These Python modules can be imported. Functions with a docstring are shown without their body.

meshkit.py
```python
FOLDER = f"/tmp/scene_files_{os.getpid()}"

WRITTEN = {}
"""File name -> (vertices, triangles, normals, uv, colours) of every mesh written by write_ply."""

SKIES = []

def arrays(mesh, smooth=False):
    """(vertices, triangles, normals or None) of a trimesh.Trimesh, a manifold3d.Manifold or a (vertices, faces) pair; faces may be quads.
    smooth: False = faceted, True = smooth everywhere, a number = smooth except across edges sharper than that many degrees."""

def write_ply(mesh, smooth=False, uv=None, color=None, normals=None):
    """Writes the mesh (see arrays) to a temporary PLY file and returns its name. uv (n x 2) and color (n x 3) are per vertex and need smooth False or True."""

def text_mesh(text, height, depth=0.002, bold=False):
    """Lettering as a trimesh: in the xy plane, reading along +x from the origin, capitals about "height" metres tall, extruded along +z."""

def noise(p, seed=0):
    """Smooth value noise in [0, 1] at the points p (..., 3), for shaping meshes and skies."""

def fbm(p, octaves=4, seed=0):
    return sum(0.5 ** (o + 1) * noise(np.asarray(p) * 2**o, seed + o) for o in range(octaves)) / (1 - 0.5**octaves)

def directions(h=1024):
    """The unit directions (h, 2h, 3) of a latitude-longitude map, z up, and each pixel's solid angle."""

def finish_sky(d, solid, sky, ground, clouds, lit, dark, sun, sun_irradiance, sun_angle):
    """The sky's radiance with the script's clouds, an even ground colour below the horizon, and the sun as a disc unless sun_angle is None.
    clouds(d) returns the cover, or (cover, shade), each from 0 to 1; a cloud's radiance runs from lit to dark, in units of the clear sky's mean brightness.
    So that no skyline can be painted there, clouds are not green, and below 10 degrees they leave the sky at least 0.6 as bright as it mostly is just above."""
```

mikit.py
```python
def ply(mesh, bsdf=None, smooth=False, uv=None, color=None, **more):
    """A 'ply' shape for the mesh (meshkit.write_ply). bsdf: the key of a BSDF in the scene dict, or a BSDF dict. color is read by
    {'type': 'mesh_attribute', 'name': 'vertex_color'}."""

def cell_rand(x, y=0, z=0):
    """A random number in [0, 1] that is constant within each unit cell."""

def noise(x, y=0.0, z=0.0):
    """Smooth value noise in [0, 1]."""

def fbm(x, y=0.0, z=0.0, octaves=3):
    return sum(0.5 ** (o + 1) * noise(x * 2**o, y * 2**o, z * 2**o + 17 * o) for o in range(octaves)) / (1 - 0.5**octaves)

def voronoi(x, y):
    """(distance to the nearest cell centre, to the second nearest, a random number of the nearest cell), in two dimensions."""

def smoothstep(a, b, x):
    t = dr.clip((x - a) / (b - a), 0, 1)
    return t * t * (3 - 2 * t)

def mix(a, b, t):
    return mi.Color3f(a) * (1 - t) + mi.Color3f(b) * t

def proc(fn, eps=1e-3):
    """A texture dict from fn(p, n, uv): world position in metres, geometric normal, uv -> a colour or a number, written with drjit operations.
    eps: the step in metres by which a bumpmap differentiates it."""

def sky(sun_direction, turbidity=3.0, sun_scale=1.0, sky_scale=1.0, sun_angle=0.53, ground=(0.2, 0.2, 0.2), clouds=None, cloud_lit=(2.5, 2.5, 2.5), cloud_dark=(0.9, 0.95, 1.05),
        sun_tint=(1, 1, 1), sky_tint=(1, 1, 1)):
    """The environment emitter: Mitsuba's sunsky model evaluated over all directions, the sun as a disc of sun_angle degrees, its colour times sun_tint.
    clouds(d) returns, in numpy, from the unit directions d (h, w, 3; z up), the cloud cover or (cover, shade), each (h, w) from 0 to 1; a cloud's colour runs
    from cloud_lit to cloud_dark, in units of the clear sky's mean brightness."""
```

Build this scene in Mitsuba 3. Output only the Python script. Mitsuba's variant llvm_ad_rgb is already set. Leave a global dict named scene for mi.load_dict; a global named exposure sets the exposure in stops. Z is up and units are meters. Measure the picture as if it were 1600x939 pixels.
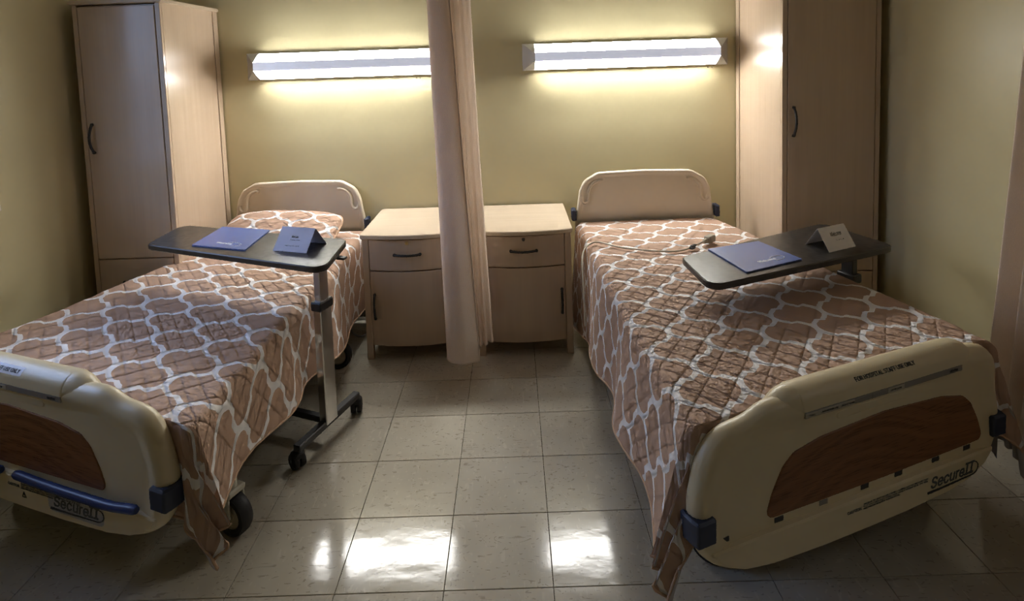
import math
import numpy as np
import trimesh
import shapely.geometry as sg
import drjit as dr
import mitsuba as mi
import mikit
import meshkit
from mikit import proc, noise, fbm, cell_rand, smoothstep, mix

T = mi.ScalarTransform4f
scene, labels = {'type': 'scene'}, {}
W_PX, H_PX = 1600, 939

# ------------------------------------------------------------------ camera, sky, exposure
FOCAL, PITCH, ROLL, EYE = 870.75, math.radians(4.247), math.radians(1.849), 1.626
fwd = np.array([0, math.cos(PITCH), -math.sin(PITCH)])
up0 = np.array([0, math.sin(PITCH), math.cos(PITCH)])
right0 = np.array([1.0, 0, 0])
cam_up = up0 * math.cos(ROLL) + right0 * math.sin(ROLL)
eye = np.array([0, 0, EYE])
scene['camera'] = {
    'type': 'perspective', 'fov_axis': 'x', 'fov': 2 * math.degrees(math.atan(W_PX / 2 / FOCAL)),
    'principal_point_offset_y': (H_PX / 2 - 163.57) / H_PX,
    'near_clip': 0.05, 'far_clip': 100.0,
    'to_world': T().look_at(origin=eye.tolist(), target=(eye + fwd).tolist(), up=cam_up.tolist())}
scene['sky'] = mikit.sky([-0.3, 0.8, 0.55], turbidity=4.0, sun_scale=0.0, sky_scale=29.0,
                         clouds=lambda d: 0.75 * np.ones(d.shape[:2]), cloud_lit=(0.62, 0.85, 1.5), cloud_dark=(0.6, 0.82, 1.45))
exposure = 1.05
CORRIDOR = 3.5
LAMP_DOWN, LAMP_UP = 22.0, 10.5
LAMP_COLOR = (1.0, 0.99, 0.95)

# ------------------------------------------------------------------ room dimensions
XL, XR, YB, YF, ZC = -2.37, 2.0, 3.552, -4.3, 2.6


# ------------------------------------------------------------------ helpers
def cat(*ms):
    return trimesh.util.concatenate([m for m in ms if m is not None])


def box(x0, x1, y0, y1, z0, z1, b=0.0):
    """An axis-aligned box with chamfered edges of width b."""
    if b <= 0:
        m = trimesh.creation.box((x1 - x0, y1 - y0, z1 - z0))
        m.apply_translation(((x0 + x1) / 2, (y0 + y1) / 2, (z0 + z1) / 2))
        return m
    c = np.array([(x0 + x1) / 2, (y0 + y1) / 2, (z0 + z1) / 2])
    h = np.array([(x1 - x0) / 2, (y1 - y0) / 2, (z1 - z0) / 2])
    b = min(b, 0.45 * 2 * h.min())
    pts = []
    for s in np.ndindex(2, 2, 2):
        s = np.array(s) * 2 - 1
        for k in range(3):
            q = h - b
            q = q.copy()
            q[k] = h[k]
            pts.append(c + s * q)
    return trimesh.convex.convex_hull(np.array(pts))


def cyl(p0, p1, r, n=24):
    return trimesh.creation.cylinder(radius=r, segment=[p0, p1], sections=n)


def tube(path, r, n=10, closed=False):
    """A round tube along a polyline (r may be one radius per point)."""
    path = np.asarray(path, float)
    r = np.broadcast_to(np.asarray(r, float), (len(path),))
    t = np.gradient(path, axis=0)
    t /= np.linalg.norm(t, axis=1, keepdims=True) + 1e-12
    ref = np.array([0, 0, 1.0]) if abs(t[0][2]) < 0.9 else np.array([1.0, 0, 0])
    u = np.cross(ref, t[0])
    u /= np.linalg.norm(u)
    rings = []
    for i in range(len(path)):
        u = u - t[i] * (u @ t[i])
        u /= np.linalg.norm(u)
        v = np.cross(t[i], u)
        a = np.arange(n) * 2 * np.pi / n
        rings.append(path[i] + r[i] * (np.cos(a)[:, None] * u + np.sin(a)[:, None] * v))
    V = np.vstack(rings + [path[:1], path[-1:]])
    F = []
    m = len(path)
    for i in range(m - 1):
        for k in range(n):
            a, b_, c, d = i * n + k, i * n + (k + 1) % n, (i + 1) * n + (k + 1) % n, (i + 1) * n + k
            F += [[a, b_, c], [a, c, d]]
    for k in range(n):
        F.append([m * n, (k + 1) % n, k])
        F.append([m * n + 1, (m - 1) * n + k, (m - 1) * n + (k + 1) % n])
    return trimesh.Trimesh(V, np.array(F), process=False)


def smooth_path(pts, n=40):
    from scipy.interpolate import CubicSpline
    pts = np.asarray(pts, float)
    s = np.r_[0, np.cumsum(np.linalg.norm(np.diff(pts, axis=0), axis=1))]
    return CubicSpline(s, pts)(np.linspace(0, s[-1], n))


def lathe(profile, n=32):
    """Profile of (radius, height) revolved about z."""
    return trimesh.creation.revolve(np.asarray(profile, float), sections=n)


def round_poly(pts, r, q=6):
    """A polygon with its corners rounded, convex and concave."""
    p = sg.Polygon(pts)
    p = p.buffer(-r, quad_segs=q).buffer(r, quad_segs=q)
    return p.buffer(r, quad_segs=q).buffer(-r, quad_segs=q)


def resample(poly, n):
    ring = poly.exterior
    if ring.is_ccw is False:
        ring = sg.LinearRing(list(ring.coords)[::-1])
    L = ring.length
    return np.array([ring.interpolate(L * k / n).coords[0] for k in range(n)])


def loft(outline, layers, cap0=True, cap1=True):
    """outline (n, 2) in (u, z), counter-clockwise; layers of (inset, depth) from front to back -> a mesh in (u, depth, z)."""
    o = np.asarray(outline, float)
    n = len(o)
    tan = np.roll(o, -1, 0) - np.roll(o, 1, 0)
    tan /= np.linalg.norm(tan, axis=1, keepdims=True)
    nor = np.stack([-tan[:, 1], tan[:, 0]], 1)          # inward
    V, F = [], []
    for ins, d in layers:
        q = o + nor * ins
        V.append(np.c_[q[:, 0], np.full(n, d), q[:, 1]])
    V = np.vstack(V)
    m = len(layers)
    for i in range(m - 1):
        for k in range(n):
            a, b_, c, d = i * n + k, i * n + (k + 1) % n, (i + 1) * n + (k + 1) % n, (i + 1) * n + k
            F += [[a, c, b_], [a, d, c]]
    for cap, i, flip in ((cap0, 0, False), (cap1, m - 1, True)):
        if cap:
            q = V[i * n:(i + 1) * n][:, [0, 2]]
            import mapbox_earcut as me
            t = np.asarray(me.triangulate_float64(q, np.array([n], np.uint32))).reshape(-1, 3)
            e1, e2 = q[t[:, 1]] - q[t[:, 0]], q[t[:, 2]] - q[t[:, 0]]
            neg = (e1[:, 0] * e2[:, 1] - e1[:, 1] * e2[:, 0]) < 0
            t[neg] = t[neg][:, ::-1]
            F += ((t[:, ::-1] if flip else t) + i * n).tolist()
    F = np.array(F)
    return trimesh.Trimesh(V, F, process=False)


def extrude_z(poly, z0, z1, b=0.0):
    """A plan polygon (x, y) as a plate from z0 to z1 with chamfered rims."""
    o = resample(poly, 96)
    lay = [(0, z0), (0, z1)] if b <= 0 else [(b, z0), (0, z0 + b), (0, z1 - b), (b, z1)]
    m = loft(o, lay)
    v = m.vertices.copy()
    m.vertices = np.c_[v[:, 0], v[:, 2], v[:, 1]]
    m.fix_normals()
    return m


def frame(origin, ex, ey):
    """A matrix from local (u, depth, z) to the world: u along ex, depth along ey."""
    M = np.eye(4)
    M[:2, 0], M[:2, 1] = ex, ey
    M[:3, 3] = origin
    return M


def put(mesh, M):
    m = mesh.copy()
    m.apply_transform(M)
    return m


def text_uz(s, h, u, z, d, bold=False, slant=0.0, center=False, wide=1.0):
    """Lettering standing in the local (u, depth, z) frame, read along +u, facing -depth."""
    t = meshkit.text_mesh(s, h, 0.0008, bold)
    v = t.vertices.copy()
    v[:, 0] *= wide
    off = v[:, 0].max() / 2 if center else 0
    t.vertices = np.c_[v[:, 0] + slant * v[:, 1] + u - off, d - v[:, 2], v[:, 1] + z]
    t.fix_normals()
    return t


def add(key, mesh, bsdf, smooth=False, uv=None, **more):
    base, k = key, 0
    while key in scene:
        k += 1
        key = f'{base}_{k:03d}'
    scene[key] = mikit.ply(mesh, bsdf, smooth=smooth, uv=uv, **more)
    return key


def thing(key, label, category, group=None):
    base, k = key, 0
    while key in labels:
        k += 1
        key = f'{base}_{k:03d}'
    labels[key] = {'label': label, 'category': category}
    if group:
        labels[key]['group'] = group
    return key


def structure(key):
    labels[key] = {'kind': 'structure'}
    return key


def part_label(key, text):
    labels[key] = {'label': text}


# ------------------------------------------------------------------ materials
def mat(name, color, rough=0.5, spec=0.5, metallic=0.0, bump=None, bump_scale=1.0, **kw):
    col = color if isinstance(color, dict) else {'type': 'rgb', 'value': list(color)}
    p = {'type': 'principled', 'base_color': col, 'roughness': rough, 'specular': spec, 'metallic': metallic, **kw}
    if bump is not None:
        p = {'type': 'bumpmap', 'arbitrary': bump, 'scale': bump_scale, 'bsdf': p}
    scene[name] = {'type': 'twosided', 'bsdf': p}
    return name


def paint_fn(p, n, uv):
    m = fbm(p.x * 1.7 + p.y * 1.7, p.z * 1.7, 0.0, 3)
    return mix((0.505, 0.445, 0.265), (0.54, 0.478, 0.29), m)


def paint_bump(p, n, uv):
    return 0.0006 * fbm(p.x * 120, p.y * 120, p.z * 120, 2)


mat('paint_wall', proc(paint_fn), 0.38, 0.35, bump=proc(paint_bump, eps=2e-3))
mat('paint_ceiling', (0.38, 0.365, 0.33), 0.8, 0.2)


def maple_fn(p, n, uv):
    g = fbm((p.x + p.y) * 42.0, p.z * 2.2, 3.0, 3)
    f = noise((p.x + p.y) * 260.0, p.z * 9.0, 1.0)
    return mix((0.45, 0.34, 0.245), (0.51, 0.395, 0.29), 0.75 * g + 0.25 * f)


def maple_top_fn(p, n, uv):
    g = fbm(p.x * 3.0, p.y * 48.0, 3.0, 3)
    f = noise(p.x * 12.0, p.y * 280.0, 1.0)
    return mix((0.44, 0.355, 0.26), (0.50, 0.41, 0.305), 0.75 * g + 0.25 * f)


mat('maple', proc(maple_fn), 0.17, 0.5)
mat('maple_side', proc(maple_fn), 0.30, 0.45)
mat('maple_top', proc(maple_top_fn), 0.32, 0.45)
mat('black_plastic_and_slot_shade', (0.02, 0.02, 0.022), 0.42, 0.5)  # plastic fittings; also the painted dark inside the footboard slots
mat('brass', (0.72, 0.55, 0.25), 0.3, 0.5, 1.0)
mat('dark_metal', (0.12, 0.10, 0.09), 0.35, 0.5, 1.0)


def cream_fn(p, n, uv):
    m = fbm(p.x * 6, p.y * 6, p.z * 6, 3)
    return mix((0.60, 0.51, 0.33), (0.66, 0.565, 0.375), m)


def pebble(p, n, uv):
    return 0.0005 * noise(p.x * 420, p.y * 420, p.z * 420)


mat('cream_plastic', proc(cream_fn), 0.33, 0.5, bump=proc(pebble, eps=8e-4))
mat('cream_headboard', (0.66, 0.585, 0.46), 0.36, 0.5)
mat('strip_grey', (0.22, 0.20, 0.175), 0.4, 0.4)
mat('strip_key', (0.40, 0.36, 0.28), 0.4, 0.4)
mat('ink', (0.03, 0.03, 0.032), 0.6, 0.3)
mat('ink_grey', (0.075, 0.08, 0.085), 0.6, 0.3)
mat('decal_patch', (0.36, 0.35, 0.36), 0.5, 0.3)
mat('sticker_white', (0.80, 0.80, 0.84), 0.5, 0.3)
mat('navy_rubber', (0.016, 0.024, 0.052), 0.42, 0.5)
mat('blue_bar', (0.014, 0.034, 0.13), 0.34, 0.5)


def oak_fn(p, n, uv):
    # uv: u along the panel, v up, metres
    u, v = uv.x, uv.y
    w = v * 1.0 + 0.05 * fbm(u * 2.0, v * 6.0, 0.0, 3) - 0.10 * dr.exp(-dr.square((u - 0.62) / 0.28))
    ring = noise(w * 120.0, u * 1.6, 2.0)
    pore = noise(u * 26.0, v * 460.0, 5.0)
    t = dr.clip(0.65 * ring + 0.45 * smoothstep(0.55, 0.9, pore), 0, 1)
    return mix((0.235, 0.105, 0.042), (0.115, 0.047, 0.018), t)


mat('oak_panel', proc(oak_fn), 0.42, 0.4)
mat('frame_grey', (0.10, 0.10, 0.105), 0.5, 0.4)
mat('base_cream', (0.50, 0.47, 0.38), 0.45, 0.4)
mat('tyre', (0.012, 0.012, 0.013), 0.55, 0.4)
mat('hub', (0.38, 0.33, 0.24), 0.5, 0.4)
mat('mattress_cloth', (0.10, 0.13, 0.20), 0.7, 0.2)
mat('chrome', (0.62, 0.61, 0.60), 0.14, 0.5, 1.0)
mat('collar_black', (0.015, 0.015, 0.016), 0.4, 0.5)


def table_fn(p, n, uv):
    g = noise(p.x * 9.0 + p.y * 60.0, p.y * 9.0 - p.x * 60.0, 0.0)
    return mix((0.016, 0.014, 0.013), (0.026, 0.023, 0.021), g)


mat('table_top', proc(table_fn), 0.33, 0.5)
mat('lamp_metal', (0.55, 0.56, 0.60), 0.38, 0.5, 0.6)
mat('folder_blue', (0.065, 0.11, 0.30), 0.36, 0.5)
mat('print_white', (0.80, 0.82, 0.86), 0.5, 0.3)
mat('paper', (0.74, 0.72, 0.72), 0.6, 0.3)
mat('card_lilac', (0.74, 0.73, 0.86), 0.6, 0.3)
mat('cord_beige', (0.42, 0.38, 0.30), 0.5, 0.4)
mat('cord_grey', (0.20, 0.20, 0.20), 0.5, 0.4)
mat('connector_grey', (0.26, 0.23, 0.18), 0.5, 0.4)
mat('switch_plate', (0.60, 0.58, 0.56), 0.4, 0.5)
mat('window_white', (0.62, 0.61, 0.60), 0.45, 0.4)
mat('blind_slat', (0.70, 0.71, 0.74), 0.5, 0.4)
mat('cove_brown', (0.06, 0.045, 0.035), 0.5, 0.4)
mat('joint', (0.11, 0.095, 0.07), 0.7, 0.2)


def cloth_bump(p, n, uv):
    return 0.0010 * noise(uv.x * 700.0, uv.y * 700.0, 0.0) + 0.0016 * fbm(uv.x * 22.0, uv.y * 5.0, 3.0, 3)


def peach_fn(p, n, uv):
    w = noise(uv.x * 900.0, uv.y * 240.0, 1.0)
    return mix((0.78, 0.675, 0.585), (0.84, 0.735, 0.64), w)


scene['curtain_peach'] = {'type': 'bumpmap', 'arbitrary': proc(cloth_bump, eps=1e-3), 'scale': 1.0,
                          'bsdf': {'type': 'principledthin', 'base_color': proc(peach_fn), 'roughness': 0.8, 'diff_trans': 0.8, 'spec_trans': 0.0, 'eta': 1.3}}


def tile_material(name, tint):
    def fn(p, n, uv):
        a = fbm(p.x * 9, p.y * 9, 1.0, 3)
        s1 = noise(p.x * 85 + 9 * noise(p.y * 30, p.x * 11, 3.0), p.y * 160, 4.0)
        s2 = noise(p.x * 110, p.y * 70 + 7 * noise(p.x * 25, p.y * 14, 6.0), 8.0)
        c = mix((0.41, 0.375, 0.305), (0.465, 0.43, 0.355), a)
        c = c * tint
        c = mix(c, (0.24, 0.20, 0.155), 0.6 * smoothstep(0.80, 0.92, s1))
        return mix(c, (0.53, 0.49, 0.41), 0.5 * smoothstep(0.80, 0.92, s2))

    def bump(p, n, uv):
        return 0.00042 * fbm(p.x * 9, p.y * 22, 2.0, 2) + 0.00005 * noise(p.x * 90, p.y * 150, 5.0)

    mat(name, proc(fn), 0.12, 0.5, bump=proc(bump, eps=3e-3))


for k, tint in enumerate((1.0, 0.965, 1.035)):
    tile_material(f'floor_tile_{k}', tint)

# the quilt print: a trellis of rounded diamonds, given by cell coordinates (a, b) over the flat cloth (uv in metres)
CQ = [[8.0806, 1.0853], [1.919, 4.7865], [-9.2132, 0.6917], [0.1941, -0.1276], [0.4084, -0.0936], [-0.716, 0.3202]]


def cells(x, y):
    x, y = x - 0.8, y - 2.4
    k, s = ((c0 + c1 * x + c2 * y + c3 * x * x + c4 * x * y + c5 * y * y) for c0, c1, c2, c3, c4, c5 in zip(*CQ))
    return k, s


def right_cells(uv):
    k, s = cells(uv.x, uv.y)
    return k * 0.5 + s, k * 0.5 - s


def left_cells(uv):
    k, s = cells(-uv.x - 0.57, uv.y - 0.18)
    k, s = 1.016 * k + 0.287 * s - 12.73, -0.033 * k - 0.797 * s + 0.842
    return k * 0.5 + s, k * 0.5 - s


def pillow_cells(uv):
    return uv.x * 4.6 + uv.y * 5.6 + 0.33, uv.x * -4.6 + uv.y * 5.6 + 0.1


def quilt_material(name, cell_fn):
    def edge(a, b):
        fb = b - dr.round(b)
        jag = 0.05 * dr.sin(2 * math.pi * 3.2 * fb) * dr.exp(-dr.square(fb / 0.10))
        return dr.abs((a + 0.085 * dr.sin(2 * math.pi * b) + jag) - dr.floor(a + 0.085 * dr.sin(2 * math.pi * b) + jag) - 0.5)

    def color(p, n, uv):
        a, b = cell_fn(uv)
        rag = 0.020 * (noise(uv.x * 95, uv.y * 95, 1.0) - 0.5)
        da, db = edge(a, b), edge(b, a)
        h = dr.clip(0.5 + 0.5 * (db - da) / 0.10, 0, 1)
        d = dr.lerp(db, da, h) - 0.10 * h * (1 - h) + rag
        w = smoothstep(0.052, 0.066, d)
        weave = noise(uv.x * 600, uv.y * 600, 2.0)
        tan = mix((0.42, 0.276, 0.198), (0.48, 0.322, 0.236), 0.6 * weave + 0.4 * fbm(uv.x * 12, uv.y * 12, 3.0, 2))
        return mix((0.80, 0.78, 0.77), tan, w)

    def bump(p, n, uv):
        a, b = cell_fn(uv)
        ta, tb = a * 2.0 + 0.25, b * 3.0 + 0.2
        ga, gb = dr.abs(ta - dr.round(ta)), dr.abs(tb - dr.round(tb))
        puff = 0.0072 * (1 - dr.exp(-ga / 0.04)) + 0.0072 * (1 - dr.exp(-gb / 0.055))
        crease = fbm(a * 3.0 + 14.0 * b + 2.0 * noise(a * 5, b * 5, 7.0), a * 9.0 - b * 3.0, 1.0, 3)
        return puff + 0.011 * crease + 0.0008 * noise(uv.x * 420, uv.y * 420, 3.0)

    mat(name, proc(color), 0.75, 0.2, bump=proc(bump, eps=1.5e-3), sheen=0.25)


quilt_material('quilt_print_left', left_cells)
quilt_material('quilt_print_right', right_cells)
quilt_material('quilt_print_pillow', pillow_cells)
mat('quilt_lining', (0.42, 0.39, 0.38), 0.8, 0.15)
mat('quilt_binding', (0.46, 0.31, 0.21), 0.75, 0.15)
mat('sheet_grey', (0.36, 0.335, 0.33), 0.8, 0.15)

# ------------------------------------------------------------------ the room
structure('floor')
add('floor', box(XL - 0.05, XR + 0.05, YF - 0.05, YB + 0.05, -0.12, -0.004), 'joint')
TX, TY, GAP = 0.341, 0.29, 0.0022
rng = np.random.default_rng(4)
x0s = np.arange(-0.26 - 7 * TX, XR, TX)
y0s = np.arange(1.905 - 16 * TY, YB, TY)
for y in y0s:
    for x in x0s:
        xa, xb, ya, yb = max(x, XL), min(x + TX, XR), max(y, YF), min(y + TY, YB)
        if xb - xa < 0.02 or yb - ya < 0.02:
            continue
        h = rng.uniform(-0.0003, 0.0)
        add('floor__tile', box(xa + GAP / 2, xb - GAP / 2, ya + GAP / 2, yb - GAP / 2, -0.005, h, 0.0008), f'floor_tile_{rng.integers(3)}')

structure('wall_back')
add('wall_back', box(XL - 0.2, XR + 0.2, YB, YB + 0.15, -0.1, ZC + 0.1), 'paint_wall')
for x_, z_ in ((-0.602, 1.552), (-0.578, 1.552), (1.254, 1.560), (1.279, 1.560)):
    add('wall_back__screw_hole', cyl((x_, YB - 0.0015, z_), (x_, YB + 0.002, z_), 0.004, 10), 'dark_metal')
structure('wall_right')
DY0, DY1, DZ = 0.05, 1.0, 2.1
add('wall_right', cat(box(XR, XR + 0.15, YF - 0.2, DY0, -0.1, ZC + 0.1), box(XR, XR + 0.15, DY1, YB, -0.1, ZC + 0.1), box(XR, XR + 0.15, DY0, DY1, DZ, ZC + 0.1)), 'paint_wall')
structure('trim_1')
add('trim_1', cat(box(XR - 0.012, XR + 0.162, DY0 - 0.05, DY0, 0, DZ + 0.05, 0.004), box(XR - 0.012, XR + 0.162, DY1, DY1 + 0.05, 0, DZ + 0.05, 0.004), box(XR - 0.012, XR + 0.162, DY0, DY1, DZ, DZ + 0.05, 0.004)), 'window_white')
structure('wall_corridor')
add('wall_corridor', cat(box(XR + 1.75, XR + 1.85, -1.0, 2.0, -0.1, 2.6), box(XR + 0.15, XR + 1.8, -1.1, -1.0, -0.1, 2.6), box(XR + 0.15, XR + 1.8, 2.0, 2.1, -0.1, 2.6), box(XR + 0.15, XR + 1.85, -1.1, 2.1, 2.55, 2.65)), 'paint_ceiling')
structure('floor_corridor')
add('floor_corridor', box(XR, XR + 1.8, -1.05, 2.05, -0.12, -0.002), 'floor_tile_0')
t = thing('corridor_lamp', 'square white ceiling lamp in the corridor beyond the doorway', 'ceiling lamp')
add(t + '__frame', box(XR + 0.35, XR + 0.95, 0.25, 0.85, 2.52, 2.55, 0.004), 'window_white')
pl_ = trimesh.Trimesh([[XR + 0.38, 0.28, 2.518], [XR + 0.38, 0.82, 2.518], [XR + 0.92, 0.82, 2.518], [XR + 0.92, 0.28, 2.518]], [[0, 1, 2], [0, 2, 3]], process=False)
add(t + '__panel', pl_, {'type': 'diffuse', 'reflectance': {'type': 'rgb', 'value': [0.8, 0.8, 0.8]}}, emitter={'type': 'area', 'radiance': {'type': 'rgb', 'value': [CORRIDOR, CORRIDOR, 1.05 * CORRIDOR]}})
structure('wall_front')
add('wall_front', box(XL - 0.2, XR + 0.2, YF - 0.15, YF, -0.1, ZC + 0.1), 'paint_wall')
structure('ceiling')
add('ceiling', box(XL - 0.2, XR + 0.2, YF - 0.2, YB + 0.2, ZC, ZC + 0.12), 'paint_ceiling')
# left wall with its window just outside the frame, blinds half closed
WZ0, WZ1 = 1.07, 2.20
WINDOWS = ((1.45, 2.475),)
structure('wall_left')
cuts = [YF - 0.2, WINDOWS[0][0], WINDOWS[0][1], YB]
add('wall_left', cat(box(XL - 0.15, XL, YF - 0.2, YB, -0.1, WZ0), box(XL - 0.15, XL, YF - 0.2, YB, WZ1, ZC + 0.1),
                     *[box(XL - 0.15, XL, cuts[k], cuts[k + 1], WZ0, WZ1) for k in (0, 2)]), 'paint_wall')
scene['pane_glass'] = {'type': 'thindielectric', 'int_ior': 1.5}
for w_, (WY0, WY1) in enumerate(WINDOWS):
    key = structure(f'window_{w_ + 1}')
    add(key + '__frame', cat(box(XL - 0.14, XL + 0.014, WY0 - 0.045, WY0, WZ0 - 0.045, WZ1 + 0.045, 0.004), box(XL - 0.14, XL + 0.014, WY1, WY1 + 0.045, WZ0 - 0.045, WZ1 + 0.045, 0.004),
                             box(XL - 0.14, XL + 0.014, WY0, WY1, WZ1, WZ1 + 0.045, 0.004), box(XL - 0.14, XL + 0.014, WY0, WY1, WZ0 - 0.045, WZ0, 0.004),
                             box(XL - 0.12, XL - 0.08, (WY0 + WY1) / 2 - 0.02, (WY0 + WY1) / 2 + 0.02, WZ0, WZ1, 0.004)), 'window_white')
    for k in range(25):
        z = WZ0 + 0.02 + k * 0.045
        sl = box(-0.025, 0.025, WY0 + 0.01, WY1 - 0.01, -0.001, 0.001)
        sl.apply_transform(trimesh.transformations.rotation_matrix(math.radians(38), [0, 1, 0]))
        sl.apply_translation((XL - 0.035, 0, z))
        add(key + '__slat', sl, 'blind_slat')
    gl = trimesh.Trimesh([[XL - 0.10, WY0, WZ0], [XL - 0.10, WY1, WZ0], [XL - 0.10, WY1, WZ1], [XL - 0.10, WY0, WZ1]], [[0, 1, 2], [0, 2, 3]], process=False)
    add(key + '__pane', gl, 'pane_glass')
structure('baseboard_back')
add('baseboard_back', box(XL, XR, YB - 0.006, YB, 0.0, 0.10), 'cove_brown')
structure('baseboard_left')
add('baseboard_left', box(XL, XL + 0.006, YF, YB - 0.006, 0.0, 0.10), 'cove_brown')
structure('baseboard_right')
add('baseboard_right', cat(box(XR - 0.006, XR, YF, DY0 - 0.05, 0.0, 0.10), box(XR - 0.006, XR, DY1 + 0.05, YB - 0.006, 0.0, 0.10)), 'cove_brown')


# ------------------------------------------------------------------ wall lamps
def wall_lamp(key, x0, x1, z, label):
    t = thing(key, label, 'wall lamp', 'tube lamps over the beds')
    yw, yf = YB, YB - 0.122
    zb, zt, za, zc = z - 0.082, z + 0.082, z - 0.024, z + 0.024
    cap = 0.075
    a, b = x0 + cap, x1 - cap
    yr = yw - 0.026

    def strip(p, q):
        v = np.array([[a, p[0], p[1]], [b, p[0], p[1]], [b, q[0], q[1]], [a, q[0], q[1]]])
        return trimesh.Trimesh(v, [[0, 1, 2], [0, 2, 3]], process=False)

    def curved(p, q, bulge):
        pts = []
        for s in np.linspace(0, 1, 9):
            n_ = np.array([q[1] - p[1], -(q[0] - p[0])])
            n_ /= np.linalg.norm(n_)
            pts.append(np.array(p) * (1 - s) + np.array(q) * s + n_ * bulge * math.sin(math.pi * s))
        return cat(*[strip(pts[i], pts[i + 1]) for i in range(8)])

    # lenses: normals out of the fixture
    for lo, hi, power, sgn in (((yr, zb), (yf, za), LAMP_DOWN, 1), ((yf, zc), (yr, zt), LAMP_UP, 1)):
        m = curved(lo, hi, -0.006)
        c = m.triangles_center.mean(0)
        nrm = m.face_normals.mean(0)
        out = np.array([0, c[1] - yw, (c[2] - z) * 1.2])
        if nrm @ out < 0:
            m.invert()
        add(t + '__lens', m, {'type': 'diffuse', 'reflectance': {'type': 'rgb', 'value': [0.8, 0.8, 0.8]}}, emitter={'type': 'area', 'radiance': {'type': 'rgb', 'value': [power * c_ for c_ in LAMP_COLOR]}})
    add(t + '__front_band', box(a, b, yf - 0.004, yf + 0.004, za - 0.001, zc + 0.001, 0.001), 'lamp_metal',
        emitter={'type': 'area', 'radiance': {'type': 'rgb', 'value': [0.19, 0.20, 0.24]}})
    add(t + '__back_plate', box(x0, x1, yr, yw, zb, zt, 0.002), 'lamp_metal')
    for xa, xb in ((x0, a), (x1, b)):
        V = np.array([[xa, yw - 0.002, zb - 0.002], [xa, yr - 0.01, zb - 0.002], [xa, yr - 0.01, zt + 0.002], [xa, yw - 0.002, zt + 0.002],
                      [xb, yw - 0.002, zb - 0.002], [xb, yr, zb - 0.002], [xb, yf - 0.005, za], [xb, yf - 0.005, zc], [xb, yr, zt + 0.002], [xb, yw - 0.002, zt + 0.002]])
        add(t + '__end_cap', trimesh.convex.convex_hull(V), 'lamp_metal')


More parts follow.
